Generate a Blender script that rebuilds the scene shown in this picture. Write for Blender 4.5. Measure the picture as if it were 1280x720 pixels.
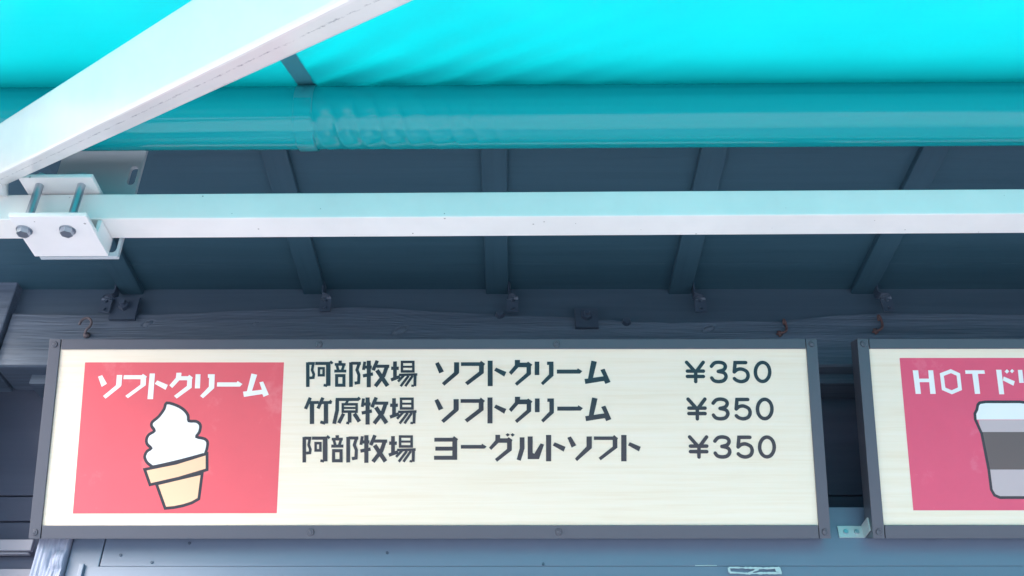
import bpy, bmesh, math, random
from mathutils import Vector, Matrix, noise
random.seed(7)
for o in list(bpy.data.objects): bpy.data.objects.remove(o)
S = bpy.context.scene
C = S.collection
R = math.radians

# ------------------------------------------------------------ camera, sky, sun, exposure
F_PX, CAMZ, PITCH = 1250.0, 1.75, 34.6
CAM = Vector((0.1248, -1.3909, CAMZ))
cd = bpy.data.cameras.new('camera'); cam = bpy.data.objects.new('camera', cd); C.objects.link(cam)
cd.sensor_width = 36; cd.lens = F_PX / 1280 * 36; cd.clip_start = 0.02; cd.clip_end = 3000
cam.location = CAM; cam.rotation_euler = (R(90 + PITCH), 0, R(0.06))
S.camera = cam
SUN_EL, SUN_AZ = 36, 52          # azimuth: degrees from straight behind the viewer towards the left
sdir = Vector((-math.sin(R(SUN_AZ)) * math.cos(R(SUN_EL)), -math.cos(R(SUN_AZ)) * math.cos(R(SUN_EL)), math.sin(R(SUN_EL))))
W = bpy.data.worlds.new('World'); S.world = W; W.use_nodes = True
nt = W.node_tree; sky = nt.nodes.new('ShaderNodeTexSky'); sky.sky_type = 'NISHITA'; sky.sun_disc = False
sky.dust_density = 3; sky.ozone_density = 2.0; sky.sun_elevation = R(SUN_EL); sky.sun_rotation = math.atan2(sdir.x, sdir.y)
nt.nodes['Background'].inputs[1].default_value = 0.15
nt.links.new(sky.outputs[0], nt.nodes['Background'].inputs[0])
sd = bpy.data.lights.new('sun', 'SUN'); sd.energy = 1.5; sd.angle = R(25); sd.color = (1, 0.95, 0.88)
sun = bpy.data.objects.new('sun', sd); C.objects.link(sun)
sun.rotation_euler = sdir.to_track_quat('Z', 'Y').to_euler(); sun.location = (-3, -4, 8)
S.view_settings.view_transform = 'Standard'; S.view_settings.look = 'None'
S.view_settings.exposure = 1.72; S.view_settings.gamma = 1; S.view_settings.use_curve_mapping = False
S.render.engine = 'CYCLES'; S.cycles.max_bounces = 12; S.cycles.diffuse_bounces = 6

# ------------------------------------------------------------ pixel (1280x720 photo) to ray / plane
MW = cam.rotation_euler.to_matrix()
def ray(x, y): return MW @ Vector(((x - 640) / F_PX, -(y - 360) / F_PX, -1))
def onY(x, y, Y):
    d = ray(x, y); return CAM + d * ((Y - CAM.y) / d.y)
TILT = R(21.32); SZ = CAMZ + 0.6828; SW, SH = 1.2, 0.3032
s_up = Vector((0, -math.sin(TILT), math.cos(TILT))); s_n = Vector((0, -math.cos(TILT), -math.sin(TILT)))
def onS(x, y):                    # point on the tilted sign plane -> (u, v) from the middle of the first sign
    d = ray(x, y); c0 = Vector((0, 0, SZ)); t = (c0 - CAM).dot(s_n) / d.dot(s_n); p = CAM + d * t - c0
    return (p.x, p.dot(s_up))

# ------------------------------------------------------------ mesh helpers
def obj(name, bm, m, parent=None, smooth=False, loc=None):
    me = bpy.data.meshes.new(name)
    if isinstance(bm, bmesh.types.BMesh):
        bmesh.ops.recalc_face_normals(bm, faces=bm.faces); bm.to_mesh(me); bm.free()
    else: me.from_pydata(*bm)
    if smooth:
        for p in me.polygons: p.use_smooth = True
    o = bpy.data.objects.new(name, me); C.objects.link(o); me.materials.append(m)
    if parent: o.parent = parent
    if loc: o.location = loc
    return o
def dup(o, loc, parent):
    c = o.copy(); C.objects.link(c); c.parent = parent; c.location = loc; return c
def thing(name, label, cat, loc=(0, 0, 0), rot=(0, 0, 0), group=None):
    o = bpy.data.objects.new(name, None); C.objects.link(o); o.location = loc; o.rotation_euler = rot
    o.empty_display_size = .05
    tag(o, label, cat, group); return o
def tag(o, label, cat, group=None):
    o['label'] = label; o['category'] = cat
    if group: o['group'] = group
def box(x0, x1, y0, y1, z0, z1, bev=0.0, bm=None, seg=2):
    b = bmesh.new()
    bmesh.ops.create_cube(b, size=1)
    for v in b.verts:
        v.co = Vector((x0 + (v.co.x + .5) * (x1 - x0), y0 + (v.co.y + .5) * (y1 - y0), z0 + (v.co.z + .5) * (z1 - z0)))
    if bev: bmesh.ops.bevel(b, geom=b.edges[:], offset=bev, segments=seg, affect='EDGES', profile=.6)
    if bm is None: return b
    me = bpy.data.meshes.new('t'); b.to_mesh(me); b.free(); bm.from_mesh(me); bpy.data.meshes.remove(me); return bm
def cyl(p, q, r0, r1=None, n=20, bm=None):
    b = bm or bmesh.new(); p, q = Vector(p), Vector(q); d = q - p
    M = Matrix.Translation((p + q) / 2) @ d.to_track_quat('Z', 'Y').to_matrix().to_4x4()
    bmesh.ops.create_cone(b, cap_ends=True, segments=n, radius1=r0, radius2=r0 if r1 is None else r1, depth=d.length, matrix=M)
    return b
def tube(pts, r, n=10, bm=None):
    b = bm or bmesh.new(); pts = [Vector(p) for p in pts]; rings = []
    up = Vector((0.13, 0.93, 0.2)).normalized()
    for i, p in enumerate(pts):
        d = (pts[min(i + 1, len(pts) - 1)] - pts[max(i - 1, 0)]).normalized()
        a = d.cross(up).normalized(); c = a.cross(d)
        rr = r[i] if isinstance(r, (list, tuple)) else r
        rings.append([b.verts.new(p + (a * math.cos(k * 2 * math.pi / n) + c * math.sin(k * 2 * math.pi / n)) * rr) for k in range(n)])
    for i in range(len(rings) - 1):
        for k in range(n): b.faces.new((rings[i][k], rings[i][(k + 1) % n], rings[i + 1][(k + 1) % n], rings[i + 1][k]))
    b.faces.new(rings[0]); b.faces.new(rings[-1]); return b
def holed(outer, holes, axis_fn, th):    # flat plate with holes: outline in 2D -> axis_fn(u, v, w), w from 0 to th
    b = bmesh.new(); es = []
    for loop in [outer] + holes:
        vs = [b.verts.new((u, v, 0)) for u, v in loop]
        es += [b.edges.new((vs[i], vs[(i + 1) % len(vs)])) for i in range(len(vs))]
    bmesh.ops.triangle_fill(b, use_beauty=True, use_dissolve=False, edges=es)
    r = bmesh.ops.extrude_face_region(b, geom=b.faces[:])
    for g in r['geom']:
        if isinstance(g, bmesh.types.BMVert): g.co.z = th
    for v in b.verts: v.co = Vector(axis_fn(*v.co))
    return b
def slot(cu, cv, w, h, n=8):
    L = []; r = w / 2
    for k in range(n + 1): a = math.pi * k / n; L.append((cu + r * math.cos(a), cv + h / 2 - r + r * math.sin(a)))
    for k in range(n + 1): a = math.pi + math.pi * k / n; L.append((cu + r * math.cos(a), cv - h / 2 + r + r * math.sin(a)))
    return L

# ------------------------------------------------------------ materials
def mat(name, col, rough=.5, metal=0.0, spec=.5, **k):
    m = bpy.data.materials.new(name); m.use_nodes = True; b = m.node_tree.nodes['Principled BSDF']
    b.inputs['Base Color'].default_value = (*col, 1); b.inputs['Roughness'].default_value = rough
    b.inputs['Metallic'].default_value = metal; b.inputs['Specular IOR Level'].default_value = spec
    return m
def N(m, t, **k):
    n = m.node_tree.nodes.new(t)
    for a, v in k.items():
        if hasattr(n, a): setattr(n, a, v)
        else: n.inputs[a].default_value = v
    return n
def L(m, a, b): m.node_tree.links.new(a, b)
def coords(m, scale=(1, 1, 1)):
    tc = N(m, 'ShaderNodeTexCoord'); mp = N(m, 'ShaderNodeMapping'); mp.inputs['Scale'].default_value = scale
    L(m, tc.outputs['Object'], mp.inputs['Vector']); return mp.outputs[0]
def ramp(m, fac, stops):
    r = N(m, 'ShaderNodeValToRGB'); e = r.color_ramp.elements
    while len(e) < len(stops): e.new(0.5)
    for i, (p, c) in enumerate(stops): e[i].position = p; e[i].color = (*c, 1) if len(c) == 3 else c
    L(m, fac, r.inputs[0]); return r.outputs[0]
def wood(name, c0, c1, rough, axis, gscale=1.0, bump=.25):
    """painted timber: grain running along `axis`, worn lighter streaks"""
    m = mat(name, c0, rough); b = m.node_tree.nodes['Principled BSDF']
    sc = [70 * gscale] * 3; sc['xyz'.index(axis)] = 2.2 * gscale
    v = coords(m, sc)
    n1 = N(m, 'ShaderNodeTexNoise', Scale=1.0, Detail=6.0, Roughness=.65, Distortion=.6); L(m, v, n1.inputs['Vector'])
    v2 = coords(m, [s * .16 for s in sc]); n2 = N(m, 'ShaderNodeTexNoise', Scale=1.0, Detail=3.0); L(m, v2, n2.inputs['Vector'])
    mx = N(m, 'ShaderNodeMath', operation='ADD'); L(m, n1.outputs[0], mx.inputs[0]); L(m, n2.outputs[0], mx.inputs[1])
    hf = N(m, 'ShaderNodeMath', operation='MULTIPLY'); hf.inputs[1].default_value = .5; L(m, mx.outputs[0], hf.inputs[0])
    mid = tuple((a + c) / 2 for a, c in zip(c0, c1))
    L(m, ramp(m, hf.outputs[0], [(.3, c0), (.52, mid), (.72, c1)]), b.inputs['Base Color'])
    bp = N(m, 'ShaderNodeBump', Strength=bump, Distance=.002); L(m, n1.outputs[0], bp.inputs['Height']); L(m, bp.outputs[0], b.inputs['Normal'])
    rr = N(m, 'ShaderNodeMapRange'); rr.inputs[3].default_value = rough - .12; rr.inputs[4].default_value = rough + .15
    L(m, n2.outputs[0], rr.inputs[0]); L(m, rr.outputs[0], b.inputs['Roughness'])
    return m
def dirty_white(name, col, rough, amount=.5, scale=1.0):
    """white powder coat with fine dust specks and faint smears"""
    m = mat(name, col, rough); b = m.node_tree.nodes['Principled BSDF']
    v = coords(m, (scale, scale, scale))
    vo = N(m, 'ShaderNodeTexVoronoi', Scale=70.0, Randomness=1.0); L(m, v, vo.inputs['Vector'])
    sp = N(m, 'ShaderNodeSeparateColor'); L(m, vo.outputs['Color'], sp.inputs[0])
    pick = N(m, 'ShaderNodeMath', operation='MULTIPLY'); pick.inputs[1].default_value = .16 * amount; L(m, sp.outputs[0], pick.inputs[0])
    pw = N(m, 'ShaderNodeMath', operation='MULTIPLY'); L(m, pick.outputs[0], pw.inputs[0]); L(m, sp.outputs[0], pw.inputs[1])
    lt = N(m, 'ShaderNodeMath', operation='LESS_THAN'); L(m, vo.outputs['Distance'], lt.inputs[0]); L(m, pw.outputs[0], lt.inputs[1])
    n2 = N(m, 'ShaderNodeTexNoise', Scale=7.0, Detail=5.0, Roughness=.6); L(m, v, n2.inputs['Vector'])
    base = ramp(m, n2.outputs[0], [(.35, tuple(c * .93 for c in col)), (.6, col)])
    mx = N(m, 'ShaderNodeMix', data_type='RGBA'); L(m, lt.outputs[0], mx.inputs[0]); L(m, base, mx.inputs[6]); mx.inputs[7].default_value = (*[c * .45 for c in col], 1)
    L(m, mx.outputs[2], b.inputs['Base Color'])
    rr = N(m, 'ShaderNodeMapRange'); rr.inputs[3].default_value = rough - .06; rr.inputs[4].default_value = rough + .12
    L(m, n2.outputs[0], rr.inputs[0]); L(m, rr.outputs[0], b.inputs['Roughness'])
    return m
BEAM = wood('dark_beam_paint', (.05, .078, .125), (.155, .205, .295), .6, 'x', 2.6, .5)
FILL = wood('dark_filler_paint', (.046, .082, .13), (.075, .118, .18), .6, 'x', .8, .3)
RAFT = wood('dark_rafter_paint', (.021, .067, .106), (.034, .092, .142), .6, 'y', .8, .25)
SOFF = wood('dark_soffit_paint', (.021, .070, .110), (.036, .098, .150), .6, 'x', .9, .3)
WALL = wood('dark_wall_paint', (.075, .088, .14), (.11, .128, .19), .6, 'x', .5, .3)
PANEL = wood('slate_panel_paint', (.115, .16, .245), (.145, .195, .295), .36, 'x', .35, .08)
PANEL.node_tree.nodes['Principled BSDF'].inputs['Specular IOR Level'].default_value = .9
POST = wood('weathered_post_paint', (.10, .13, .22), (.42, .47, .62), .75, 'z', 1.5, .8)
WALL.node_tree.nodes['Principled BSDF'].inputs['Specular IOR Level'].default_value = .25
TRIM = mat('pale_trim_paint', (.26, .27, .34), .45)
WHITE = dirty_white('white_powder_coat', (.80, .80, .80), .28, .6)
WHITE2 = dirty_white('white_bracket_paint', (.78, .78, .80), .33, .9)
ARMW = dirty_white('white_arm_paint', (.80, .80, .80), .16, .3)
# grime settled in a line along the arm's underside (local x runs along the arm, z is up)
b = ARMW.node_tree.nodes['Principled BSDF']; base = b.inputs['Base Color'].links[0].from_socket
tc = N(ARMW, 'ShaderNodeTexCoord'); sp = N(ARMW, 'ShaderNodeSeparateXYZ'); L(ARMW, tc.outputs['Object'], sp.inputs[0])
n1 = N(ARMW, 'ShaderNodeTexNoise', Scale=95.0, Detail=8.0, Roughness=.85); L(ARMW, coords(ARMW, (.6, 1.5, 1.5)), n1.inputs['Vector'])
def MATH(m, op, a, b_):
    n = N(m, 'ShaderNodeMath', operation=op)
    for k, q in enumerate((a, b_)):
        if isinstance(q, (int, float)): n.inputs[k].default_value = q
        else: L(m, q, n.inputs[k])
    return n.outputs[0]
dist = MATH(ARMW, 'ABSOLUTE', MATH(ARMW, 'ADD', sp.outputs[1], .0135), 0)
near = MATH(ARMW, 'SUBTRACT', 1, MATH(ARMW, 'MULTIPLY', dist, 110)); low = MATH(ARMW, 'LESS_THAN', sp.outputs[2], .003)
gr = MATH(ARMW, 'MULTIPLY', MATH(ARMW, 'MULTIPLY', near, low), n1.outputs[0])
mk = ramp(ARMW, gr, [(.46, (0, 0, 0)), (.56, (.7, .7, .7))])
mxx = N(ARMW, 'ShaderNodeMix', data_type='RGBA'); L(ARMW, mk, mxx.inputs[0]); L(ARMW, base, mxx.inputs[6]); mxx.inputs[7].default_value = (.16, .18, .24, 1); L(ARMW, mxx.outputs[2], b.inputs['Base Color'])
PLATE = mat('grey_back_plate', (.42, .47, .52), .45)  # back plate set greyer than the bracket's white plates
GALV = mat('galvanised_steel', (.55, .60, .62), .4, .5)
ZINC = mat('zinc_bolt_steel', (.42, .46, .52), .32, .9)
DSTEEL = mat('painted_steel', (.07, .10, .155), .38, .2)
FRAME = mat('grey_sign_frame', (.088, .098, .13), .32, .4)
FRAMEB = mat('sign_back', (.05, .06, .08), .6)
RUST = mat('rusty_hook', (.17, .095, .10), .75, .2)
RUST2 = mat('mauve_rusty_hook', (.17, .145, .17), .7, .2)
INK = mat('slate_ink', (.022, .027, .042), .16)
WHITEINK = mat('white_ink', (.82, .83, .86), .3)
RED = mat('red_print', (.72, .10, .135), .28)
PINK = mat('pink_print', (.74, .085, .18), .28)
CREAM = mat('cream_white_print', (.80, .83, .88), .3)
CONE = mat('peach_print', (.86, .53, .36), .3)
LAV = mat('lavender_print', (.52, .43, .47), .3)
GREYP = mat('grey_print', (.125, .095, .10), .3)
CLEAR = mat('sticky_residue', (.45, .58, .62), .3)
ROOFM = mat('roof_metal', (.10, .11, .12), .5, .3)
GROUND = mat('pale_concrete', (.52, .50, .49), .9)
b = GROUND.node_tree.nodes['Principled BSDF']; v = coords(GROUND)
n1 = N(GROUND, 'ShaderNodeTexNoise', Scale=2.5, Detail=8.0); L(GROUND, v, n1.inputs['Vector'])
L(GROUND, ramp(GROUND, n1.outputs[0], [(.3, (.50, .485, .475)), (.7, (.64, .62, .61))]), b.inputs['Base Color'])
# pale wood-grain print of the sign board
BOARD = mat('pale_wood_print', (.78, .74, .66), .22); b = BOARD.node_tree.nodes['Principled BSDF']
v = coords(BOARD, (5, 5, 150)); n1 = N(BOARD, 'ShaderNodeTexNoise', Scale=1.0, Detail=5.0, Roughness=.6, Distortion=.3); L(BOARD, v, n1.inputs['Vector'])
L(BOARD, ramp(BOARD, n1.outputs[0], [(.3, (.80, .685, .555)), (.5, (.835, .735, .62)), (.7, (.85, .76, .665))]), b.inputs['Base Color'])
# red and pink print with faint smudges
for m_ in (RED, PINK):
    b = m_.node_tree.nodes['Principled BSDF']; v = coords(m_); n1 = N(m_, 'ShaderNodeTexNoise', Scale=14.0, Detail=4.0); L(m_, v, n1.inputs['Vector'])
    rr = N(m_, 'ShaderNodeMapRange'); rr.inputs[3].default_value = .24; rr.inputs[4].default_value = .36; L(m_, n1.outputs[0], rr.inputs[0]); L(m_, rr.outputs[0], b.inputs['Roughness'])
    c_ = tuple(b.inputs['Base Color'].default_value)[:3]; n3 = N(m_, 'ShaderNodeTexNoise', Scale=11.0, Detail=7.0, Roughness=.7); L(m_, v, n3.inputs['Vector'])
    L(m_, ramp(m_, n3.outputs[0], [(.35, tuple(q * .96 for q in c_)), (.58, c_), (.80, (c_[0] + .06, c_[1] + .14, c_[2] + .14))]), b.inputs['Base Color'])
# awning fabric: coated cloth, lets the sun glow through
def fabric(name, dif, tra, fac, rough):
    m = bpy.data.materials.new(name); m.use_nodes = True; t = m.node_tree; t.nodes.remove(t.nodes['Principled BSDF'])
    out = t.nodes['Material Output']
    p = N(m, 'ShaderNodeBsdfPrincipled'); p.inputs['Base Color'].default_value = (*dif, 1); p.inputs['Roughness'].default_value = rough
    tr = N(m, 'ShaderNodeBsdfTranslucent'); tr.inputs[0].default_value = (*tra, 1)
    mx = N(m, 'ShaderNodeMixShader'); mx.inputs[0].default_value = fac
    L(m, p.outputs[0], mx.inputs[1]); L(m, tr.outputs[0], mx.inputs[2]); L(m, mx.outputs[0], out.inputs[0])
    v = coords(m, (1, 1, 1)); w = N(m, 'ShaderNodeTexNoise', Scale=900.0, Detail=2.0); L(m, v, w.inputs['Vector'])
    st = N(m, 'ShaderNodeTexNoise', Scale=5.0, Detail=5.0); L(m, v, st.inputs['Vector'])
    L(m, ramp(m, st.outputs[0], [(.3, tuple(c * .88 for c in tra)), (.7, tuple(min(1, c * 1.06) for c in tra))]), tr.inputs[0])
    v2 = coords(m, (1.5, 60, 60)); w2 = N(m, 'ShaderNodeTexNoise', Scale=1.0, Detail=3.0); L(m, v2, w2.inputs['Vector'])
    ad = N(m, 'ShaderNodeMath', operation='MULTIPLY_ADD'); ad.inputs[1].default_value = .12; L(m, w.outputs[0], ad.inputs[0]); L(m, w2.outputs[0], ad.inputs[2])
    bp = N(m, 'ShaderNodeBump', Strength=.12, Distance=.002); L(m, ad.outputs[0], bp.inputs['Height']); L(m, bp.outputs[0], p.inputs['Normal'])
    return m
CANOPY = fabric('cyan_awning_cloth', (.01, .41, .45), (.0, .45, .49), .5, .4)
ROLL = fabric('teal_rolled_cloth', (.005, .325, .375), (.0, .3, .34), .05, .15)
SEAM = mat('seam_tape', (.05, .22, .28), .45)
SEAM2 = mat('seam_tape_on_roll', (.03, .28, .33), .3)

# ------------------------------------------------------------ ground
g = box(-400, 400, -400, 400, -.4, 0); go = obj('ground', g, GROUND); go['kind'] = 'structure'

# ------------------------------------------------------------ the shop building
YW = .085                                     # front plane of the beam and of the boards under the signs
zb0 = onY(640, 457, YW).z; zb1 = onY(640, 390, YW).z; zs = onY(640, 361.5, YW + .012).z
XL = onY(20, 380, YW).x                       # where the beam butts against its neighbour
shop = thing('shop_building', 'dark blue painted timber shop front with rafters under its eaves', 'building', (0, YW, 0))
def part(name, bm, m, parent=shop, **k):
    o = obj(name, bm, m, parent, **k)
    if parent is shop: o.location = Vector(o.location) - Vector(shop.location)
    return o
# beam with a waney, uneven top edge, shallow hollows and knots
topx = [(-400, 391), (0, 390), (90, 393), (200, 392), (330, 386), (430, 382), (490, 384), (540, 388), (610, 391), (720, 396), (790, 401), (840, 403), (900, 400), (960, 401), (1040, 394), (1100, 390), (1280, 392), (1700, 391)]
prof = [(onY(x, y, YW).x, onY(x, y, YW).z) for x, y in topx]
def ztop(x):
    for (a, za), (c, zc) in zip(prof, prof[1:]):
        if a <= x <= c: return za + (zc - za) * (x - a) / (c - a)
    return prof[0][1] if x < prof[0][0] else prof[-1][1]
knots = [(onY(x, y, YW), s) for x, y, s in ((500, 413, .8), (886, 411, .65), (185, 404, .55), (320, 404, .35), (460, 402, .2))]
def beam_y(x, z):
    h = .0006 * noise.noise(Vector((x * 3, z * 22, 1))) + .0005 * noise.noise(Vector((x * 7, z * 150, 4))) + .0007 * noise.noise(Vector((x * 14, z * 420, 9)))
    for k, s in knots:
        dx, dz = (x - k.x) / (.013 * s), (z - k.z - .35 * (x - k.x)) / (.007 * s); q = dx * dx + dz * dz
        h += .0035 * s * (math.exp(-q) - .8 * math.exp(-(math.sqrt(q) - 1.25) ** 2 * 14))
    return YW - h
def beam_mesh(x0, x1, nx, nz):
    vs, fs = [], []
    for i in range(nx + 1):
        x = x0 + (x1 - x0) * i / nx; zt = ztop(x)
        for j in range(nz + 1):
            z = zb0 + (zt - zb0) * j / nz; y = beam_y(x, z)
            if j in (0, nz): y += .004
            vs.append((x, y, z))
        vs.append((x, YW + .10, zt)); vs.append((x, YW + .10, zb0))
    n = nz + 3
    for i in range(nx):
        for j in range(n): a, c = i * n + j, i * n + (j + 1) % n; fs.append((a, a + n, c + n, c))
    fs.append(tuple(range(n))); fs.append(tuple(nx * n + k for k in range(n - 1, -1, -1)))
    return (vs, [], fs)
part('beam', beam_mesh(XL, 2.6, 1500, 48), BEAM)
# neighbouring beam end at the left, standing 12 mm proud
part('beam_end', box(-.90, XL - .004, YW - .010, YW + .1, zb0 - .004, zs + .02, .003), BEAM)
# filler boards closing the gaps between the rafters, rafters, twisted straps
SP = .3286; X0 = onY(621, 390, YW).x; RW, YE = .040, -.345
zr0 = zs - .011; zr1 = zs
raft = None; strap = None
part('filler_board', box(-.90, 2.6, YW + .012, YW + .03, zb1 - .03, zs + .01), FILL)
def strap_mesh(sgn):
    b = bmesh.new(); prev = None; n = 16; wd = .010
    for i in range(n + 1):
        t = i / n
        if t < .35: a = 0.0
        elif t > .65: a = 1.0
        else: q = (t - .35) / .3; a = q * q * (3 - 2 * q)
        z = .056 - t * .066
        c = Vector((sgn * (RW / 2 + .0015 + .008 * a), -.014 + .010 * (1 - a) - .004 * math.sin(math.pi * a), z))
        d = Vector((0, -1, 0)).lerp(Vector((sgn, 0, 0)), a).normalized() * wd; nn = Vector((sgn, 0, 0)).lerp(Vector((0, -1, 0)), a).normalized() * .0012
        ring = [b.verts.new(c + d + nn), b.verts.new(c - d + nn), b.verts.new(c - d - nn), b.verts.new(c + d - nn)]
        if prev:
            for k in range(4): b.faces.new((prev[k], prev[(k + 1) % 4], ring[(k + 1) % 4], ring[k]))
        else: b.faces.new(ring)
        prev = ring
    b.faces.new(prev)
    for dz in (-.004, .012): cyl((sgn * (RW / 2 + .0095), -.0168, dz), (sgn * (RW / 2 + .0095), -.020, dz), .0032, .0024, 8, b)
    return b
for k in range(-3, 8):
    x = X0 + k * SP
    if raft is None:
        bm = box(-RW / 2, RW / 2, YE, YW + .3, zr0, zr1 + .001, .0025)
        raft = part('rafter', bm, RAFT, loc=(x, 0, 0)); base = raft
        strap = part('twisted_strap', strap_mesh(1), DSTEEL, loc=(x, YW, zb1))
    else:
        dup(raft, (x, -YW, 0), shop)
        if k == -2: part('twisted_strap', strap_mesh(-1), DSTEEL, loc=(x, YW, zb1))
        else:
            s2 = dup(strap, (x, 0, zb1), shop); s2.rotation_euler = (0, R(random.uniform(-4, 4)), R(random.uniform(-6, 6)))
# soffit boards above the rafters: long planks with narrow joints
yy = YE; pl = None
while yy < YW + .3:
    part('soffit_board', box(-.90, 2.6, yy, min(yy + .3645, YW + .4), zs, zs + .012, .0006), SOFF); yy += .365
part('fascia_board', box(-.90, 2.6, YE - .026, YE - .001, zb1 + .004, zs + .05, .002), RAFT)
part('roof_sheet', box(-.93, 2.7, YE - .32, 3.2, zs + .075, zs + .11), ROOFM)  # unseen overhang lengthened to shade the cloth, left end shortened to admit light
# recessed wall boards behind the signs
YB = YW + .085
seam_z = [onY(20, 700, YB).z, onY(20, 652, YB).z, onY(20, 620, YB).z, zb0 + .05]
for a, c in zip(seam_z, seam_z[1:]): part('wall_board', box(-.90, 2.6, YB, YB + .02, a + .0012, c - .0012, .0015), WALL)
part('bearer_strip', box(XL + .05, 2.6, YW + .03, YB - .001, zb0 - .018, zb0 + .02, .002), BEAM)
# boards under the signs
P = lambda x, y, Y=YW: onY(x, y, Y)
zt = P(1050, 634).z
xp0, xp1 = P(49, 690).x, P(87, 690).x
xs = P(127, 695).x; zrl = P(300, 708).z; xpn = P(105, 712).x
part('added_shade_post', box(-.88, -.785, YW - .12, YB + .02, 0, zb0 - .005, .004), WALL)  # added out of view to throw shade on the recessed wall at left
# rough post with knots
def post_mesh():
    vs, fs = [], []; nx, nz = 40, 160; z0, z1 = 0, P(60, 660).z + .02
    kn = [(P(76, 703), 1.0)]
    for j in range(nz + 1):
        z = z1 - (z1 - z0) * (j / nz) ** 2.2
        for i in range(nx + 1):
            x = xp0 + (xp1 - xp0) * i / nx; h = .0
            for k, s in kn:
                dx, dz = (x - k.x) / .008, (z - k.z) / .010; q = dx * dx + dz * dz
                h += .003 * math.exp(-q) - .003 * math.exp(-(math.sqrt(q) - 1.7) ** 2 * 4)
            wob = (x + .012 * math.exp(-((z - kn[0][0].z) / .03) ** 2) * (1 if x > kn[0][0].x else -.6)) * 220
            h += .0009 * math.sin(wob + 3 * noise.noise(Vector((x * 40, 0, z * 6)))) + .001 * noise.noise(Vector((x * 300, 2, z * 9)))
            e = min(i, nx - i); h -= .003 if e == 0 else 0
            vs.append((x, YW - .012 - h, z))
    n = nx + 1
    for j in range(nz):
        for i in range(nx): a = j * n + i; fs.append((a, a + 1, a + n + 1, a + n))
    base_i = len(vs)
    vs += [(xp0, YB, z1), (xp1, YB, z1), (xp0, YB, z0), (xp1, YB, z0)]
    fs.append(tuple([base_i] + [j * n for j in range(nz + 1)] + [base_i + 2])); fs.append(tuple([base_i + 3] + [j * n + nx for j in range(nz, -1, -1)] + [base_i + 1]))
    fs.append(tuple(list(range(nx, -1, -1)) + [base_i, base_i + 1]))
    return (vs, [], fs)
part('post', post_mesh(), POST)
part('stile_board', box(xp1 + .0015, xs - .001, YW, YB, .0, zt, .0012), PANEL)
part('rail_board', box(xs + .001, 2.6, YW, YB, zrl + .0003, zt, .0006), PANEL)
part('lower_panel', box(xpn + .002, 2.6, YW - .0007, YB, 0, zrl - .0003, .0004), PANEL)
bm = box(xpn - .006, xpn + .0005, YW - .006, YW + .01, 0, P(105, 706).z, .001); part('corner_bead', bm, PANEL)
for x, y in ((151, 694), (190, 703), (484, 691), (679, 705), (237, 679)):  # last one stands in for a bracket fitting under the sign
    p = P(x, y); part('nail_head', cyl((p.x, YW + .001, p.z), (p.x, YW - .0018, p.z), .0026, .002, 12), DSTEEL)
# window rails and reveal left of the post
for (ya, yb, xa, yp, m) in ((674, 688, 42, YW + .045, TRIM), (690, 692.5, 36, YW + .05, TRIM), (711, 728, 41, YW + .045, TRIM)):
    z1, z0 = P(20, ya, yp).z, P(20, yb, yp).z
    part('window_rail', box(-.90, P(xa, ya, yp).x, yp, yp + .010, z0, z1, .0015), m)
part('window_back', box(-.90, xp0 - .001, YB - .02, YB + .01, 0, seam_z[0] - .002), WALL)
part('rear_wall', box(-.90, 2.6, YB + .022, 3.0, 0, zs - .002), WALL)
# square washers with bolts, small bolt heads on the beam
for x, y, w, rot in ((733, 400, .040, 0), (157, 388, .046, 0)):
    p = P(x, y); b = holed([(-w / 2, -w / 2), (w / 2, -w / 2), (w / 2, w / 2), (-w / 2, w / 2)], [slot(0, 0, .012, .0121)], lambda u, v, t: (p.x + u, YW - .008 + t, p.z + v), .006)
    wo = part('washer_plate', b, DSTEEL)
    hb = cyl((p.x, YW - .007, p.z + .004), (p.x, YW - .0165, p.z + .004), .0105, .0098, 6); cyl((p.x, YW - .016, p.z + .004), (p.x, YW - .024, p.z + .004), .0055, .005, 12, hb)
    bo = obj('bolt', hb, DSTEEL, wo)
for x, y in ((625, 394), (783, 403)):
    p = P(x, y); part('bolt_head', cyl((p.x, YW + .002, p.z), (p.x, YW - .009, p.z), .0085, .006, 10), DSTEEL)
# torn tape stuck on the lower board
def residue():
    b = bmesh.new(); rnd = random.Random(3)
    path = [(911, 709.5), (935, 710), (960, 710.5), (974, 709.5), (977, 716.5), (955, 716.5), (936, 717), (912, 715.5), (911, 709.5)]
    for (xa, ya), (xb, yb) in list(zip(path, path[1:])) + [((936, 717), (948, 711))]:
        n = max(2, int(math.hypot(xb - xa, yb - ya) / 3))
        pr = None
        for i in range(n + 1):
            t = i / n; c = P(xa + (xb - xa) * t, ya + (yb - ya) * t, YW - .0045); w = rnd.uniform(.0006, .002)
            dx, dz = (xb - xa), -(yb - ya); l = math.hypot(dx, dz); nx_, nz_ = -dz / l * w, dx / l * w
            r2 = [b.verts.new((c.x + nx_, c.y, c.z + nz_)), b.verts.new((c.x - nx_, c.y, c.z - nz_))]
            if pr: b.faces.new((pr[0], pr[1], r2[1], r2[0]))
            pr = r2
        for v in b.verts: v.co.y -= .00006
    q = [P(x, y, YW - .0055) for x, y in ((968, 709), (974, 708.5), (977.5, 716), (970, 714.5))]
    b.faces.new([b.verts.new(v) for v in q]); return b
part('tape_residue', residue(), CLEAR)
part('tape_residue', box(P(869, 707).x, P(896, 707).x, YW - .0006, YW + .001, P(869, 707.4).z, P(869, 706.6).z), CLEAR)

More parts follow.
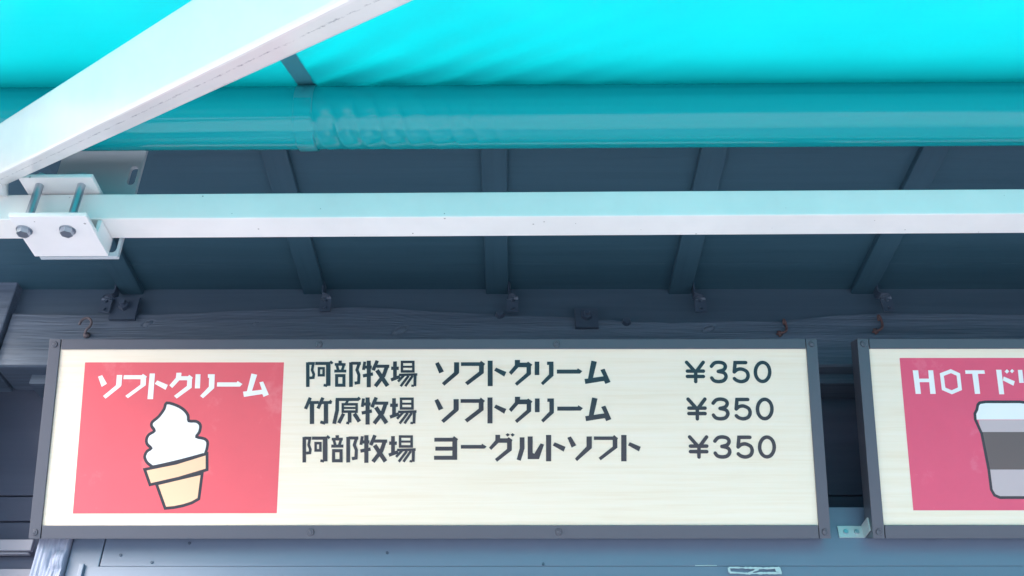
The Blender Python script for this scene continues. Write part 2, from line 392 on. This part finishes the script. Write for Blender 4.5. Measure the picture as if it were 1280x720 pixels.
# ------------------------------------------------------------ menu signs
def poly(bm, pts, y):
    bm.faces.new([bm.verts.new((u, y, v)) for u, v in pts])
def lift(k): return -.0002 - k * .00006
def ribbon(pts, w, closed=False, cap=0):
    """outline of a stroked path; round caps"""
    P_ = [Vector(p) for p in pts]; n = len(P_); Lf, Rt = [], []
    for i, p in enumerate(P_):
        a = P_[i - 1] if (i > 0 or closed) else None; c = P_[(i + 1) % n] if (i < n - 1 or closed) else None
        d1 = (p - a).normalized() if a is not None else (c - p).normalized(); d2 = (c - p).normalized() if c is not None else d1
        n1, n2 = Vector((-d1.y, d1.x)), Vector((-d2.y, d2.x)); m = (n1 + n2)
        m = m.normalized() if m.length > 1e-6 else n1
        k = min(1 / max(m.dot(n1), .3), 1.8) * w / 2; Lf.append(p + m * k); Rt.append(p - m * k)
    return Lf, Rt
def stroke(bm, pts, w, y, closed=False, cap=True):
    Lf, Rt = ribbon(pts, w, closed); n = len(pts)
    vl = [bm.verts.new((p.x, y, p.y)) for p in Lf]; vr = [bm.verts.new((p.x, y, p.y)) for p in Rt]
    for i in range(n if closed else n - 1): j = (i + 1) % n; bm.faces.new((vl[i], vl[j], vr[j], vr[i]))
    if cap and not closed:
        for e, (a, c_, p, q) in ((0, (vl[0], vr[0], pts[0], pts[1])), (1, (vl[-1], vr[-1], pts[-1], pts[-2]))):
            d = (Vector(p) - Vector(q)).normalized(); nn = Vector((-d.y, d.x)); fan = []
            for k in range(1, 8):
                t = math.pi * k / 8; s = Vector(p) + (nn * math.cos(t) + d * math.sin(t)) * w / 2; fan.append(bm.verts.new((s.x, y, s.y)))
            st, en = (vr[0], vl[0]) if e == 0 else (vl[-1], vr[-1])
            # orient the fan from the matching side
            if (Vector((st.co.x, st.co.z)) - (Vector(p) + nn * w / 2)).length > w * .4: fan.reverse()
            bm.faces.new([st] + fan + [en])
def smoothpath(pts, n=4, closed=False):
    out = []; m = len(pts); rng = range(m if closed else m - 1)
    g = lambda i: Vector(pts[i % m]) if closed else Vector(pts[max(0, min(m - 1, i))])
    for i in rng:
        a, b_, c, d = g(i - 1), g(i), g(i + 1), g(i + 2)
        for k in range(n):
            t = k / n; out.append(tuple(.5 * ((2 * b_) + (c - a) * t + (2 * a - 5 * b_ + 4 * c - d) * t * t + (3 * b_ - a - 3 * c + d) * t ** 3)))
    if not closed: out.append(tuple(pts[-1]))
    return out
def cropmap(x0, y0, s, f=onS): return lambda p: f(x0 + p[0] / s, y0 + p[1] / s)
A_ = cropmap(530, 440, 4.8); B_ = cropmap(670, 440, 4.8); K_ = cropmap(370, 440, 4.8); Y_ = cropmap(840, 440, 4.8); RB = cropmap(110, 445, 5.333); IC = cropmap(80, 430, 3.131)
KANA = {  # traced outlines of the cut-style katakana
 'so': (A_, [[(67, 70), (88, 60), (120, 117), (92, 129)], [(180, 62), (211, 62), (211, 125), (205, 133), (122, 203), (107, 187), (180, 122)]]),
 'fu': (A_, [[(222, 62), (336, 62), (342, 52), (367, 72), (359, 82), (359, 127), (262, 200), (246, 183), (330, 118), (330, 84), (222, 84)]]),
 'to': (A_, [[(382, 52), (412, 52), (412, 205), (382, 205)], [(432, 94), (494, 120), (482, 148), (421, 112)]]),
 'ku': (A_, [[(545, 48), (576, 48), (576, 64), (618, 64), (624, 58), (650, 76), (642, 86), (642, 134), (558, 203), (545, 188), (615, 126), (615, 92), (566, 92), (524, 138), (509, 122), (545, 80)]]),
 'ri': (B_, [[(-8, 58), (20, 58), (20, 139), (-8, 139)], [(66, 58), (105, 58), (105, 143), (42, 200), (29, 186), (78, 135), (78, 78), (66, 78)]]),
 'bar': (B_, [[(125, 106), (247, 106), (250, 98), (278, 115), (264, 130), (125, 130)]]),
 'mu': (B_, [[(332, 52), (365, 59), (342, 155), (405, 146), (386, 108), (411, 100), (447, 180), (416, 192), (408, 174), (296, 192), (291, 162), (312, 160)]]),
 'yo': (A_, [[(62, 515), (172, 515), (180, 505), (205, 523), (199, 532), (199, 647), (60, 647), (60, 623), (170, 623), (170, 592), (68, 592), (68, 568), (170, 568), (170, 538), (62, 538)]]),
 'bar3': (A_, [[(221, 558), (345, 558), (348, 550), (376, 568), (362, 580), (221, 580)]]),
 'gu': (A_, [[(428, 497), (457, 497), (457, 518), (500, 518), (508, 511), (531, 528), (527, 538), (527, 590), (438, 659), (426, 642), (498, 582), (498, 545), (447, 545), (403, 588), (390, 574), (428, 530)], [(489, 497), (502, 487), (516, 497), (502, 508)], [(518, 497), (531, 487), (545, 497), (531, 508)]]),
 'ru': (A_, [[(574, 512), (603, 512), (603, 580), (580, 653), (556, 645), (574, 578)], [(622, 507), (652, 507), (652, 606), (662, 610), (700, 548), (720, 556), (690, 643), (622, 643)]]),
 'to3': (B_, [[(60, 498), (91, 498), (91, 656), (60, 656)], [(112, 542), (177, 569), (166, 598), (100, 561)]]),
 'so3': (B_, [[(188, 515), (209, 506), (242, 560), (214, 574)], [(303, 507), (335, 507), (335, 577), (246, 655), (233, 640), (303, 567)]]),
 'fu3': (B_, [[(347, 507), (462, 507), (468, 498), (492, 518), (488, 526), (488, 575), (388, 650), (375, 635), (460, 568), (460, 528), (347, 528)]]),
 'to4': (B_, [[(511, 498), (543, 498), (543, 656), (511, 656)], [(562, 541), (628, 569), (618, 597), (552, 560)]]),
}
REDK = [[[(68, 138), (95, 128), (127, 185), (92, 206)], [(193, 127), (229, 127), (224, 195), (217, 206), (118, 285), (101, 267), (188, 195)]],
 [[(240, 128), (360, 128), (366, 119), (394, 137), (388, 147), (386, 195), (266, 282), (250, 266), (350, 192), (352, 155), (237, 155)]],
 [[(412, 117), (447, 117), (434, 288), (397, 288)], [(462, 163), (533, 193), (518, 226), (446, 186)]],
 [[(590, 112), (624, 112), (622, 135), (668, 135), (675, 126), (700, 144), (694, 155), (692, 212), (592, 284), (574, 266), (660, 200), (662, 162), (610, 162), (562, 214), (543, 196), (586, 146)]],
 [[(718, 122), (751, 122), (747, 216), (713, 216)], [(800, 122), (846, 122), (842, 215), (768, 282), (748, 266), (806, 205), (808, 146), (800, 146)]],
 [[(862, 176), (992, 176), (998, 167), (1030, 187), (1014, 204), (860, 204)]],
 [[(1090, 117), (1128, 125), (1094, 233), (1160, 225), (1143, 176), (1168, 170), (1206, 258), (1170, 273), (1163, 254), (1040, 273), (1034, 238), (1060, 235)]]]
KANJI = {  # strokes: points..., width
 'a': [([(71, 62), (71, 210)], 18), ([(72, 69), (113, 69)], 15), ([(104, 70), (97, 108), (107, 134), (104, 154), (82, 156)], 14), ([(116, 69), (208, 69)], 16), ([(205, 56), (220, 70)], 12), ([(194, 74), (194, 204)], 23), ([(166, 199), (188, 203)], 13), ([(138, 98), (166, 98), (166, 140), (138, 140)], 13, 1)],
 'bu': [([(265, 52), (265, 74)], 17), ([(233, 75), (298, 75)], 14), ([(246, 82), (253, 108)], 14), ([(286, 82), (278, 108)], 14), ([(230, 115), (302, 115)], 15), ([(244, 142), (288, 142), (288, 200), (244, 200)], 16, 1), ([(330, 62), (330, 210)], 19), ([(332, 68), (390, 68)], 15), ([(379, 70), (366, 108), (378, 138), (376, 184), (352, 188)], 16)],
 'maki': [([(413, 58), (405, 108)], 15), ([(405, 91), (455, 91)], 16), ([(402, 144), (462, 132)], 17), ([(437, 52), (437, 212)], 21), ([(488, 52), (463, 110)], 18), ([(483, 86), (560, 86)], 16), ([(545, 88), (526, 142), (476, 206)], 20), ([(486, 110), (550, 204)], 21)],
 'ba': [([(571, 98), (617, 98)], 17), ([(594, 57), (594, 158)], 19), ([(570, 168), (624, 148)], 17), ([(636, 60), (704, 60), (704, 117), (636, 117)], 13, 1), ([(640, 89), (700, 89)], 11), ([(618, 138), (728, 135)], 13), ([(652, 136), (612, 178)], 13), ([(676, 143), (628, 206)], 13), ([(700, 143), (656, 206)], 13), ([(715, 138), (713, 206)], 15), ([(692, 202), (708, 204)], 11)],
 'take': [([(86, 274), (57, 342)], 17), ([(72, 304), (137, 303)], 15), ([(96, 308), (96, 432)], 22), ([(162, 274), (132, 340)], 17), ([(150, 304), (214, 303)], 15), ([(204, 290), (214, 304)], 10), ([(180, 308), (180, 430)], 22), ([(146, 420), (176, 428)], 15)],
 'hara': [([(238, 285), (378, 285)], 16), ([(372, 272), (385, 286)], 11), ([(248, 286), (247, 350), (229, 431)], 19), ([(312, 290), (300, 310)], 13), ([(281, 314), (364, 314), (364, 358), (281, 358)], 13, 1), ([(286, 336), (358, 336)], 11), ([(322, 362), (322, 424)], 19), ([(302, 424), (320, 429)], 12), ([(286, 370), (257, 427)], 18), ([(350, 370), (381, 418)], 20)],
}
lz = lambda y: onS(450, y)[1]
DZ = [0.0, lz(513.3) - lz(467), lz(560.8) - lz(467)]
def glyph_bm(f, polys, dz=0, du=0, kx=1):
    b = bmesh.new()
    for i, pl in enumerate(polys): poly(b, [(f(p)[0] * kx + du, f(p)[1] + dz) for p in pl], lift(5 + .3 * i))
    return b
def kanji_bm(key, dz):
    b = bmesh.new()
    for i, st in enumerate(KANJI[key]):
        pts = [K_(p) for p in st[0]]; stroke(b, [(u, v + dz) for u, v in pts], st[1] / 4.8 / 833 * 1.22, lift(5 + .35 * i), closed=len(st) > 2, cap=False)
    return b
def sign(name, label, cx, left_lap=True):
    t = thing(name, label, 'sign', (cx, 0, SZ), (TILT, 0, 0), 'menu signs hung under the eaves')
    i_l, i_r, i_t, i_b = .0175, .0170, .0160, .0195
    hw, hh = SW / 2, SH / 2
    pan = obj('sign_panel', box(-hw + i_l - .004, hw - i_r + .004, 0, .006, -hh + i_b - .004, hh - i_t + .004), BOARD, t)
    obj('back_board', box(-hw + .003, hw - .003, .007, .026, -hh + .003, hh - .003), FRAMEB, t)
    th = .0035
    obj('frame_rail', box(-hw, -hw + i_l, -th, .028, -hh, hh, .0008), FRAME, t)
    obj('frame_rail', box(hw - i_r, hw, -th, .028, -hh, hh, .0008), FRAME, t)
    obj('frame_rail', box(-hw + i_l + .0012, hw - i_r - .0008, -th + .0006, .028, hh - i_t, hh, .0008), FRAME, t)
    obj('frame_rail', box(-hw + i_l + .0012, hw - i_r - .0008, -th + .0006, .028, -hh, -hh + i_b, .0008), FRAME, t)
    s0 = None
    for u in (-hw + .009, -hw + 1.2 * .352, -hw + 1.2 * .661, hw - .0085):
        for v in (hh - .0085, -hh + .0095):
            if s0 is None:
                sb = cyl((0, -th, 0), (0, -th - .0022, 0), .0050, .0042, 20); cyl((0, -th - .0018, 0), (0, -th - .0030, 0), .0030, .0018, 12, sb)
                s0 = obj('screw', sb, FRAME, t, loc=(u, 0, v))
            else: dup(s0, (u, 0, v), t)
    return t, pan
t1, p1 = sign('menu_sign', 'long pale wood sign with red soft serve picture and three 350 yen prices', 0)
def flat(name, pts, m, par, k):
    b = bmesh.new(); poly(b, pts, lift(k)); return obj(name, b, m, par)
flat('picture_block', [onS(*p) for p in ((106.5, 453), (355, 453), (346, 641.5), (91, 642))], RED, p1, 0)
for pl in REDK: obj('letter', glyph_bm(RB, pl), WHITEINK, p1)
for li, (kj, kn) in enumerate(((('a', 'bu', 'maki', 'ba'), ('so', 'fu', 'to', 'ku', 'ri', 'bar', 'mu')), (('take', 'hara', 'maki', 'ba'), ('so', 'fu', 'to', 'ku', 'ri', 'bar', 'mu')), (('a', 'bu', 'maki', 'ba'), ('yo', 'bar3', 'gu', 'ru', 'to3', 'so3', 'fu3', 'to4')))):
    for key in kj: obj('letter', kanji_bm(key, 0 if key in ('take', 'hara') else DZ[li]), INK, p1)
    for key in kn: obj('letter', glyph_bm(KANA[key][0], KANA[key][1], DZ[li] if li < 2 else 0), INK, p1)
    yd = DZ[li]; w = 22 / 4.8 / 833
    def mp(q): return [(Y_(p)[0], Y_(p)[1] + yd) for p in q]
    bm = bmesh.new()
    for i, q in enumerate(([(87, 62), (142, 122)], [(187, 62), (142, 122)], [(142, 120), (142, 178)], [(92, 115), (188, 115)], [(92, 147), (188, 147)])): stroke(bm, mp(q), w, lift(5 + .35 * i))
    obj('letter', bm, INK, p1)
    bm = bmesh.new(); stroke(bm, smoothpath(mp([(236, 86), (254, 67), (281, 62), (309, 69), (320, 88), (308, 108), (277, 117)]), 5), w, lift(5))
    stroke(bm, smoothpath(mp([(277, 117), (312, 126), (324, 148), (310, 171), (281, 178), (252, 172), (238, 156)]), 5), w, lift(5.4)); obj('letter', bm, INK, p1)
    bm = bmesh.new(); stroke(bm, mp([(442, 64), (378, 64), (373, 120)]), w, lift(5))
    stroke(bm, smoothpath(mp([(373, 120), (391, 106), (418, 103), (447, 117), (456, 142), (446, 167), (418, 178), (390, 172), (374, 160)]), 5), w, lift(5.4)); obj('letter', bm, INK, p1)
    bm = bmesh.new(); stroke(bm, mp([(543 + 43 * math.cos(a * math.pi / 20), 120 + 57 * math.sin(a * math.pi / 20)) for a in range(40)]), w, lift(5), closed=True); obj('letter', bm, INK, p1)
# soft serve picture
cream = [(402, 231), (440, 240), (470, 258), (486, 280), (489, 301), (518, 303), (534, 318), (530, 345), (519, 363), (550, 371), (562, 384), (560, 407), (556, 421), (553, 429), (546, 432), (450, 458), (357, 479), (347, 480), (340, 476), (324, 462), (316, 441), (325, 420), (341, 408), (326, 392), (323, 374), (332, 355), (354, 340), (343, 321), (346, 305), (370, 285), (392, 255)]
band = [(316, 491), (440, 466), (560, 429), (560, 492), (450, 525), (337, 551)]
conep = [(362, 548), (450, 527), (541, 506), (528, 606), (500, 622), (465, 633), (430, 640), (396, 643)]
lw = 11.5 / 3.131 / 833
crisp = smoothpath([IC(p) for p in cream], 3, True)
for nm, q, m, k in (('soft_serve_print', crisp, CREAM, 1), ('cone_print', [IC(p) for p in conep], CONE, 1.2), ('cone_print', [IC(p) for p in band], CONE, 3)):
    flat(nm, q, m, p1, k)
bm = bmesh.new(); stroke(bm, crisp, lw, lift(2), closed=True); stroke(bm, [IC(p) for p in conep], lw, lift(2.3), closed=True); stroke(bm, [IC(p) for p in band], lw, lift(3.5), closed=True)
obj('picture_outline', bm, INK, p1)
# second sign
CX2 = .6631 + .6
t2, p2 = sign('menu_sign', 'pale wood sign with pink HOT drink picture and takeaway paper cup', CX2)
onS2 = lambda x, y: (onS(x, y)[0] - CX2, onS(x, y)[1])
bw = onS(355, 453)[0] - onS(106.5, 453)[0]
q = [onS2(1122.5, 447.5), onS2(1143.5, 638)]; ul = (q[0][0] + q[1][0]) / 2; vt, vb = q[0][1], q[1][1]
flat('picture_block', [(ul, vt), (ul + bw, vt), (ul + bw, vb), (ul, vb)], PINK, p2, 0)
H_ = cropmap(1000, 400, 4.5, onS2)
HOT = [[[(633, 283), (664, 283), (680, 416), (650, 416)], [(720, 283), (748, 283), (763, 416), (732, 416)], [(668, 330), (726, 330), (728, 350), (670, 350)]],
 [[(928, 283), (1036, 283), (1040, 303), (1000, 303), (1013, 416), (983, 416), (968, 303), (930, 303)]],
 [[(1102, 280), (1132, 280), (1148, 418), (1120, 418)], [(1145, 318), (1207, 345), (1200, 370), (1140, 340)], [(1150, 290), (1163, 277), (1176, 289), (1163, 302)], [(1180, 288), (1192, 276), (1204, 287), (1192, 300)]]]
for pl in HOT: obj('letter', glyph_bm(H_, pl), WHITEINK, p2)
hex_o = [H_(p) for p in ((848, 288), (890, 307), (899, 387), (853, 407), (807, 387), (797, 307))]
bm = bmesh.new(); stroke(bm, hex_o, .0058, lift(5), closed=True); obj('letter', bm, WHITEINK, p2)
# the rest of the word runs on to the right
def word_on(key, u0, polys=None, f=None):
    f, polys = (KANA[key] if key else (f, polys)); us = [f(p)[0] for pl in polys for p in pl]; vs = [f(p)[1] for pl in polys for p in pl]
    k = .0355 / (max(vs) - min(vs)); vtop = H_((1130, 281))[1]; b = bmesh.new()
    for i, pl in enumerate(polys): poly(b, [((f(p)[0] - min(us)) * k + u0, vtop + (f(p)[1] - max(vs)) * k) for p in pl], lift(5 + .3 * i))
    obj('letter', b, WHITEINK, p2)
ur = H_((1226, 300))[0]
word_on('ri', ur); word_on(None, ur + .033, [[(0, 40), (20, 25), (60, 60), (42, 80)], [(110, 50), (130, 62), (130, 90), (50, 150), (10, 150), (10, 125), (45, 125)]], lambda p: (p[0] * .0003, -p[1] * .0003)); word_on('ku', ur + .075)
# paper cup print, mirrored about the picture's middle
um = ul + bw / 2 - .002
cup = lambda pts: [onS2(*p) for p in pts]
def sym(pts): l = cup(pts); return l + [(2 * um - u, v) for u, v in reversed(l)]
lid = sym([(1221, 512), (1218.5, 517), (1219, 524.5)][::-1] + [(1222.2, 506), (1224.5, 503.4), (1232, 502.3)])
body = sym([(1223, 525), (1227, 542), (1236, 588), (1239, 612), (1243, 619), (1250, 622)])
flat('cup_print', body, LAV, p2, 1); flat('lid_print', lid, CREAM, p2, 1.3)
flat('sleeve_print', sym([(1226.5, 540), (1235.5, 587)]), GREYP, p2, 1.6)
bm = bmesh.new(); stroke(bm, body[1:-1] + lid[::-1], .0042, lift(2.4), closed=True); obj('picture_outline', bm, INK, p2)

# ------------------------------------------------------------ small angle bracket and hooks
a0, a1 = P(1049, 672.5, YW - .0005), P(1077, 658, YW - .0005)
br = thing('angle_bracket', 'small bright metal angle bracket between the two signs', 'bracket', (a0.x, YW, a0.z))
obj('wall_plate', holed([(0, 0), (a1.x - a0.x, 0), (a1.x - a0.x, a1.z - a0.z), (0, a1.z - a0.z)], [], lambda u, v, w: (u, -.0026 + w, v), .002), GALV, br)
wdt = a1.x - a0.x
obj('side_leg', box(wdt - .0005, wdt + .0017, -.032, -.0006, 0, a1.z - a0.z + .002, .0004), GALV, br)
for u in (.3, .74): obj('screw', cyl((wdt * u, -.0026, .009), (wdt * u, -.0045, .009), .0042, .0032, 14), ZINC, br)
def hook(x, y, label, yaw, k=1.0, col=RUST):
    p = P(x, y); pts = [(0, .012, 0), (0, -.010, 0), (.002, -.014, .002)]
    for i in range(15):
        a = R(-60 + 255 * i / 14); pts.append((.0095 * math.cos(a) * 1.0 - .001, -.015 - .002 * i / 14, .0155 + .0115 * math.sin(a)))
    bm = tube([(u * k, v, w * k) for u, v, w in pts], .0022, 8); cyl((0, -.002, 0), (0, -.007, 0), .006, .0045, 12, bm)
    o = obj('screw_hook', bm, col, None, True, (p.x, YW, p.z)); o.rotation_euler = (0, 0, R(yaw)); tag(o, label, 'hook', 'rusty screw hooks in the beam')
hook(109, 420, 'rusty screw hook in the beam above the soft serve picture', 0, 1.0, RUST2)
hook(972, 418, 'rusty screw hook in the beam above the 350 yen prices', 55, .85)
hook(1092, 415, 'rusty screw hook in the beam above the HOT drink sign', 48, .95)

# ------------------------------------------------------------ awning
# local frame: metres from a point on the square bar's front lower edge; turned by half a degree
bp0 = P(640, 270.6, -.391)
aw = thing('awning', 'retractable cyan awning with teal rolled cloth, white square bar and folding arm', 'awning', bp0, (0, R(-.27), R(-.12)))
awM = Matrix.Translation(bp0) @ aw.rotation_euler.to_matrix().to_4x4(); awI = awM.inverted()
def AL(x, y, z): return (x - bp0.x, y - bp0.y, z - bp0.z)    # world-aligned offset from the bar point
XA, XB = -.70, 2.5
def apart(name, bm, m, par=aw, **k): return obj(name, bm, m, par, **k)
BS = .041
def abox(x0, x1, y0, y1, z0, z1, bev=0): a, c = AL(x0, y0, z0), AL(x1, y1, z1); return box(a[0], c[0], a[1], c[1], a[2], c[2], bev)
apart('square_bar', box(XA - bp0.x, XB - bp0.x, 0, BS, 0, BS, .0016), WHITE)
# rolled cloth
RD, RZ, RR = .955 - 1.3909, CAMZ + .932, .0415
sx = P(378, 150, RD - .03).x
rc = AL(0, RD, RZ)
def roll_mesh():
    vs, fs = [], []; xs_ = []; x = XA
    while x < XB:
        xs_.append(x); x += .002 if abs(x - sx) < .35 else .012
    n = 96
    for x in xs_:
        u = x - sx; w = max(0, 1 - abs(u - .012) / .33) if u > .012 else 0
        for k in range(n):
            a = 2 * math.pi * k / n                       # 0 = towards the viewer, pi/2 = up
            r = RR + .0006 * noise.noise(Vector((x * 2.2, a * 1.5, 3))) + .0004 * noise.noise(Vector((x * 1.2, a * 6, 8)))
            for a0_, dr in ((5.62 + .05 * math.sin(x * 3), -.0012), (5.05 + .06 * math.sin(x * 2 + 1), .0010), (4.5, .0008)): r += dr / (1 + math.exp(-(a - a0_) / .03))
            if abs(u) < .0125: r += .0012
            if w:
                ph = (u * 215 + (a if a < math.pi else a - 2 * math.pi) * 2.6 + 1.3 * noise.noise(Vector((x * 12, a, 1))))
                r += .0078 * math.exp(-(((a - 5.15) / .75) ** 2)) * w ** 1.2 * (1 - 1.6 * abs(math.sin(ph * .5)) ** .8) * (.6 + .4 * noise.noise(Vector((x * 25, a * 2, 5))))
            vs.append((x - bp0.x, rc[1] - r * math.cos(a), rc[2] + r * math.sin(a)))
    for i in range(len(xs_) - 1):
        for k in range(n): fs.append((i * n + k, i * n + (k + 1) % n, (i + 1) * n + (k + 1) % n, (i + 1) * n + k))
    fs.append(tuple(range(n))); fs.append(tuple((len(xs_) - 1) * n + k for k in range(n)))
    return (vs, [], fs)
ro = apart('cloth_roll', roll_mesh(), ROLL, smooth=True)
sb = bmesh.new(); n = 96; pr = None
for k in range(n + 1):
    a = 2 * math.pi * k / n; rg = [sb.verts.new((sx + du - bp0.x, rc[1] - (RR + h) * math.cos(a), rc[2] + (RR + h) * math.sin(a))) for du, h in ((-.0122, .0008), (-.0118, .0017), (.0118, .0017), (.0122, .0008))]
    if pr:
        for j in range(3): sb.faces.new((pr[j], pr[j + 1], rg[j + 1], rg[j]))
    pr = rg
obj('seam_tape', sb, SEAM2, ro, True)
# stretched cloth from the top of the roll out over the counter
SL = R(26.8); PROJ = 1.5
ct = (rc[1] - RR * math.sin(SL), rc[2] + RR * math.cos(SL))
def cloth_pt(x, s):      # s = distance down the slope
    u = x - sx; sag = -.018 * math.sin(math.pi * min(1, s / (PROJ / math.cos(SL)))) 
    w = max(0, 1 - u / .5) if u > .012 else 0
    h = sag + .0045 * w * math.exp(-s / .16) * math.sin(u * 85 - s * 75 + 1.5 * noise.noise(Vector((x * 7, s * 6, 2)))) * min(1, s / .02)
    h += .0012 * noise.noise(Vector((x * 2.5, s * 5, 6))) * min(1, s / .05)
    return (x - bp0.x, ct[0] - s * math.cos(SL) - h * math.sin(SL), ct[1] - s * math.sin(SL) + h * math.cos(SL))
def canopy_mesh():
    vs, fs, xs_, ss = [], [], [], []
    x = XA
    while x < XB: xs_.append(x); x += .005 if -.05 < x - sx < .55 else .03
    s = 0; SLN = PROJ / math.cos(SL)
    while s < SLN: ss.append(s); s += .006 if s < .45 else .04
    for x in xs_:
        for s in ss: vs.append(cloth_pt(x, s))
    n = len(ss)
    for i in range(len(xs_) - 1):
        for j in range(n - 1): fs.append((i * n + j, i * n + j + 1, (i + 1) * n + j + 1, (i + 1) * n + j))
    return (vs, [], fs)
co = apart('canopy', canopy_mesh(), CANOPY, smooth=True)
sb = bmesh.new(); pr = None; s = .0
while s < PROJ / math.cos(SL):
    a, c = Vector(cloth_pt(sx - .0122, s)), Vector(cloth_pt(sx + .0118, s)); off = Vector((0, .45, -.89)) * .0012
    rg = [sb.verts.new(a + off), sb.verts.new(c + off)]
    if pr: sb.faces.new((pr[0], pr[1], rg[1], rg[0]))
    pr = rg; s += .02
obj('seam_tape', sb, SEAM, co)
# mounting bracket clamping the square bar
bx0, bx1 = CAM.x - .620, CAM.x - .5245
YP = -.391 + BS + .0015
px1 = P(182, 192, YP).x; px0 = P(75, 205, YP).x; pz0 = P(146, 318, YP).z; pz1 = zb1 + .02
mpv = lambda x, y: (P(x, y, YP).x, P(x, y, YP).z)
s1, s2_ = mpv(168, 217), mpv(144, 303)
bz0 = CAMZ + .7725
bm = holed([(bx0 + .006, pz0), (px1, pz0), (px1, pz1), (px0, pz1), (px0, bp0.z), (bx0 + .006, bp0.z)], [slot(s1[0] - .002, s1[1], .011, .034), slot(s2_[0] - .002, s2_[1] + .004, .011, .034)], lambda u, v, w: AL(u, YP + w, v), .006)
bk = apart('mounting_bracket', bm, PLATE); bk['label'] = 'white steel clamp bracket with slotted back plate and two bolts'
YF = CAM.y + .959
b2 = abox(bx0, bx1, YF, YP - .0005, bz0, bz0 + .006, .001)
me_p = obj('lower_plate', b2, WHITE2, bk)
# side flanges fill the gap up to the bar
for x in (bx1 - .006, bx0 + .0005): obj('flange', abox(x, x + .0055, -.391 + .001, YP - .001, bz0 + .0062, bp0.z - .0012, .0008), WHITE2, bk)
obj('upper_plate', abox(CAM.x - .633, CAM.x - .538, CAM.y + .971, YP - .0005, bp0.z + BS + .0035, bp0.z + BS + .0095, .001), WHITE2, bk)
for px in (32, 86):
    x = onY(px, 270, CAM.y + .98).x; y = CAM.y + .986 
    bm = cyl(AL(x, y, bz0 - .001), AL(x, y, bp0.z + BS + .02), .0052, None, 14)
    cyl(AL(x, y, bz0 - .0075), AL(x, y, bz0 - .0006), .0078, .0084, 6, bm); cyl(AL(x, y, bz0 - .0010), AL(x, y, bz0 - .0002), .0100, .0100, 20, bm)
    cyl(AL(x, y, bp0.z + BS + .0100), AL(x, y, bp0.z + BS + .018), .0095, .0088, 6, bm)
    obj('bolt', bm, ZINC, bk)
# folding arm: shoulder, upper arm, elbow, forearm
M0 = CAM + ray(0, 213) * 1.2
ad = -(ray(-420, 420)).normalized()
up = Vector((0, 0, 1)); uu = (up - ad * up.dot(ad)).normalized(); ss_ = ad.cross(uu); ph = R(21)
e1 = uu * math.cos(ph) + ss_ * math.sin(ph); e2 = -uu * math.sin(ph) + ss_ * math.cos(ph)
K1, K2 = .063, -.0315
def arm_bm(t0, t1, a, o, v1, v2, bev=.004):
    b = bmesh.new(); vs = []
    for t in (t0, t1):
        for i, j in ((0, 0), (1, 0), (1, 1), (0, 1)): vs.append(b.verts.new(Vector(AL(*(o + a * t + v1 * i + v2 * j)))))
    for f in ((0, 1, 2, 3), (4, 5, 6, 7), (0, 1, 5, 4), (1, 2, 6, 5), (2, 3, 7, 6), (3, 0, 4, 7)): b.faces.new([vs[k] for k in f])
    bmesh.ops.bevel(b, geom=b.edges[:], offset=bev, segments=3, affect='EDGES', profile=.5); return b
ab = box(-.10, .93, K2, 0, 0, K1, .004, seg=3)
arm = apart('folding_arm', ab, ARMW)
Ml = Matrix.Identity(4)
for r_ in range(3): Ml[r_][0], Ml[r_][1], Ml[r_][2], Ml[r_][3] = ad[r_], e2[r_], e1[r_], M0[r_] - bp0[r_]
arm.matrix_local = Ml; ARM_INV = Ml.inverted()
mid = M0 + e1 * K1 / 2 + e2 * K2 / 2
sh = mid - ad * .11; el = mid + ad * .95
bm = cyl(AL(*(sh - e1 * .045)), AL(*(sh + e1 * .045)), .020, None, 28); obj('shoulder_joint', bm, WHITE2, arm)
bm = box(*(lambda a, c: (a[0], c[0], a[1], c[1], a[2], c[2]))(AL(sh.x - .075, -.391 - .04, bp0.z - .006), AL(sh.x - .005, -.391 + BS + .012, bp0.z - .0005)), .001)
obj('shoulder_plate', bm, WHITE2, arm)
bm = cyl(AL(sh.x - .03, sh.y, bp0.z - .03), AL(sh.x - .03, sh.y, sh.z - .02), .016, None, 24); obj('shoulder_pin', bm, WHITE2, arm)
bm = cyl(AL(*(el - e1 * .04)), AL(*(el + e1 * .04)), .026, None, 28); obj('elbow_joint', bm, WHITE2, arm)
ye = CAM.y - .55 + .0; fz = ct[1] + bp0.z - PROJ * math.tan(SL)
fe = Vector((-.45, ye, fz - .03)); fd = (fe - el); fl = fd.length; fd.normalize()
fu = (up - fd * up.dot(fd)).normalized(); fs_ = fd.cross(fu)
obj('forearm', arm_bm(.02, fl - .03, fd, el - fu * .025 - fs_ * .014, fu * .05, fs_ * .028), ARMW, arm)
for o_ in list(C.objects):
    if o_.parent is arm: o_.matrix_parent_inverse = ARM_INV
yq = ct[0] + bp0.y - PROJ
apart('front_bar', abox(XA, XB, yq - .045, yq + .012, fz - .04, fz + .012, .006), WHITE)
for x in (XA - .012, XB):
    apart('end_plate', abox(x, x + .010, RD - .06, -.391 + BS + .01, bp0.z - .02, RZ + .05, .003), WHITE2)
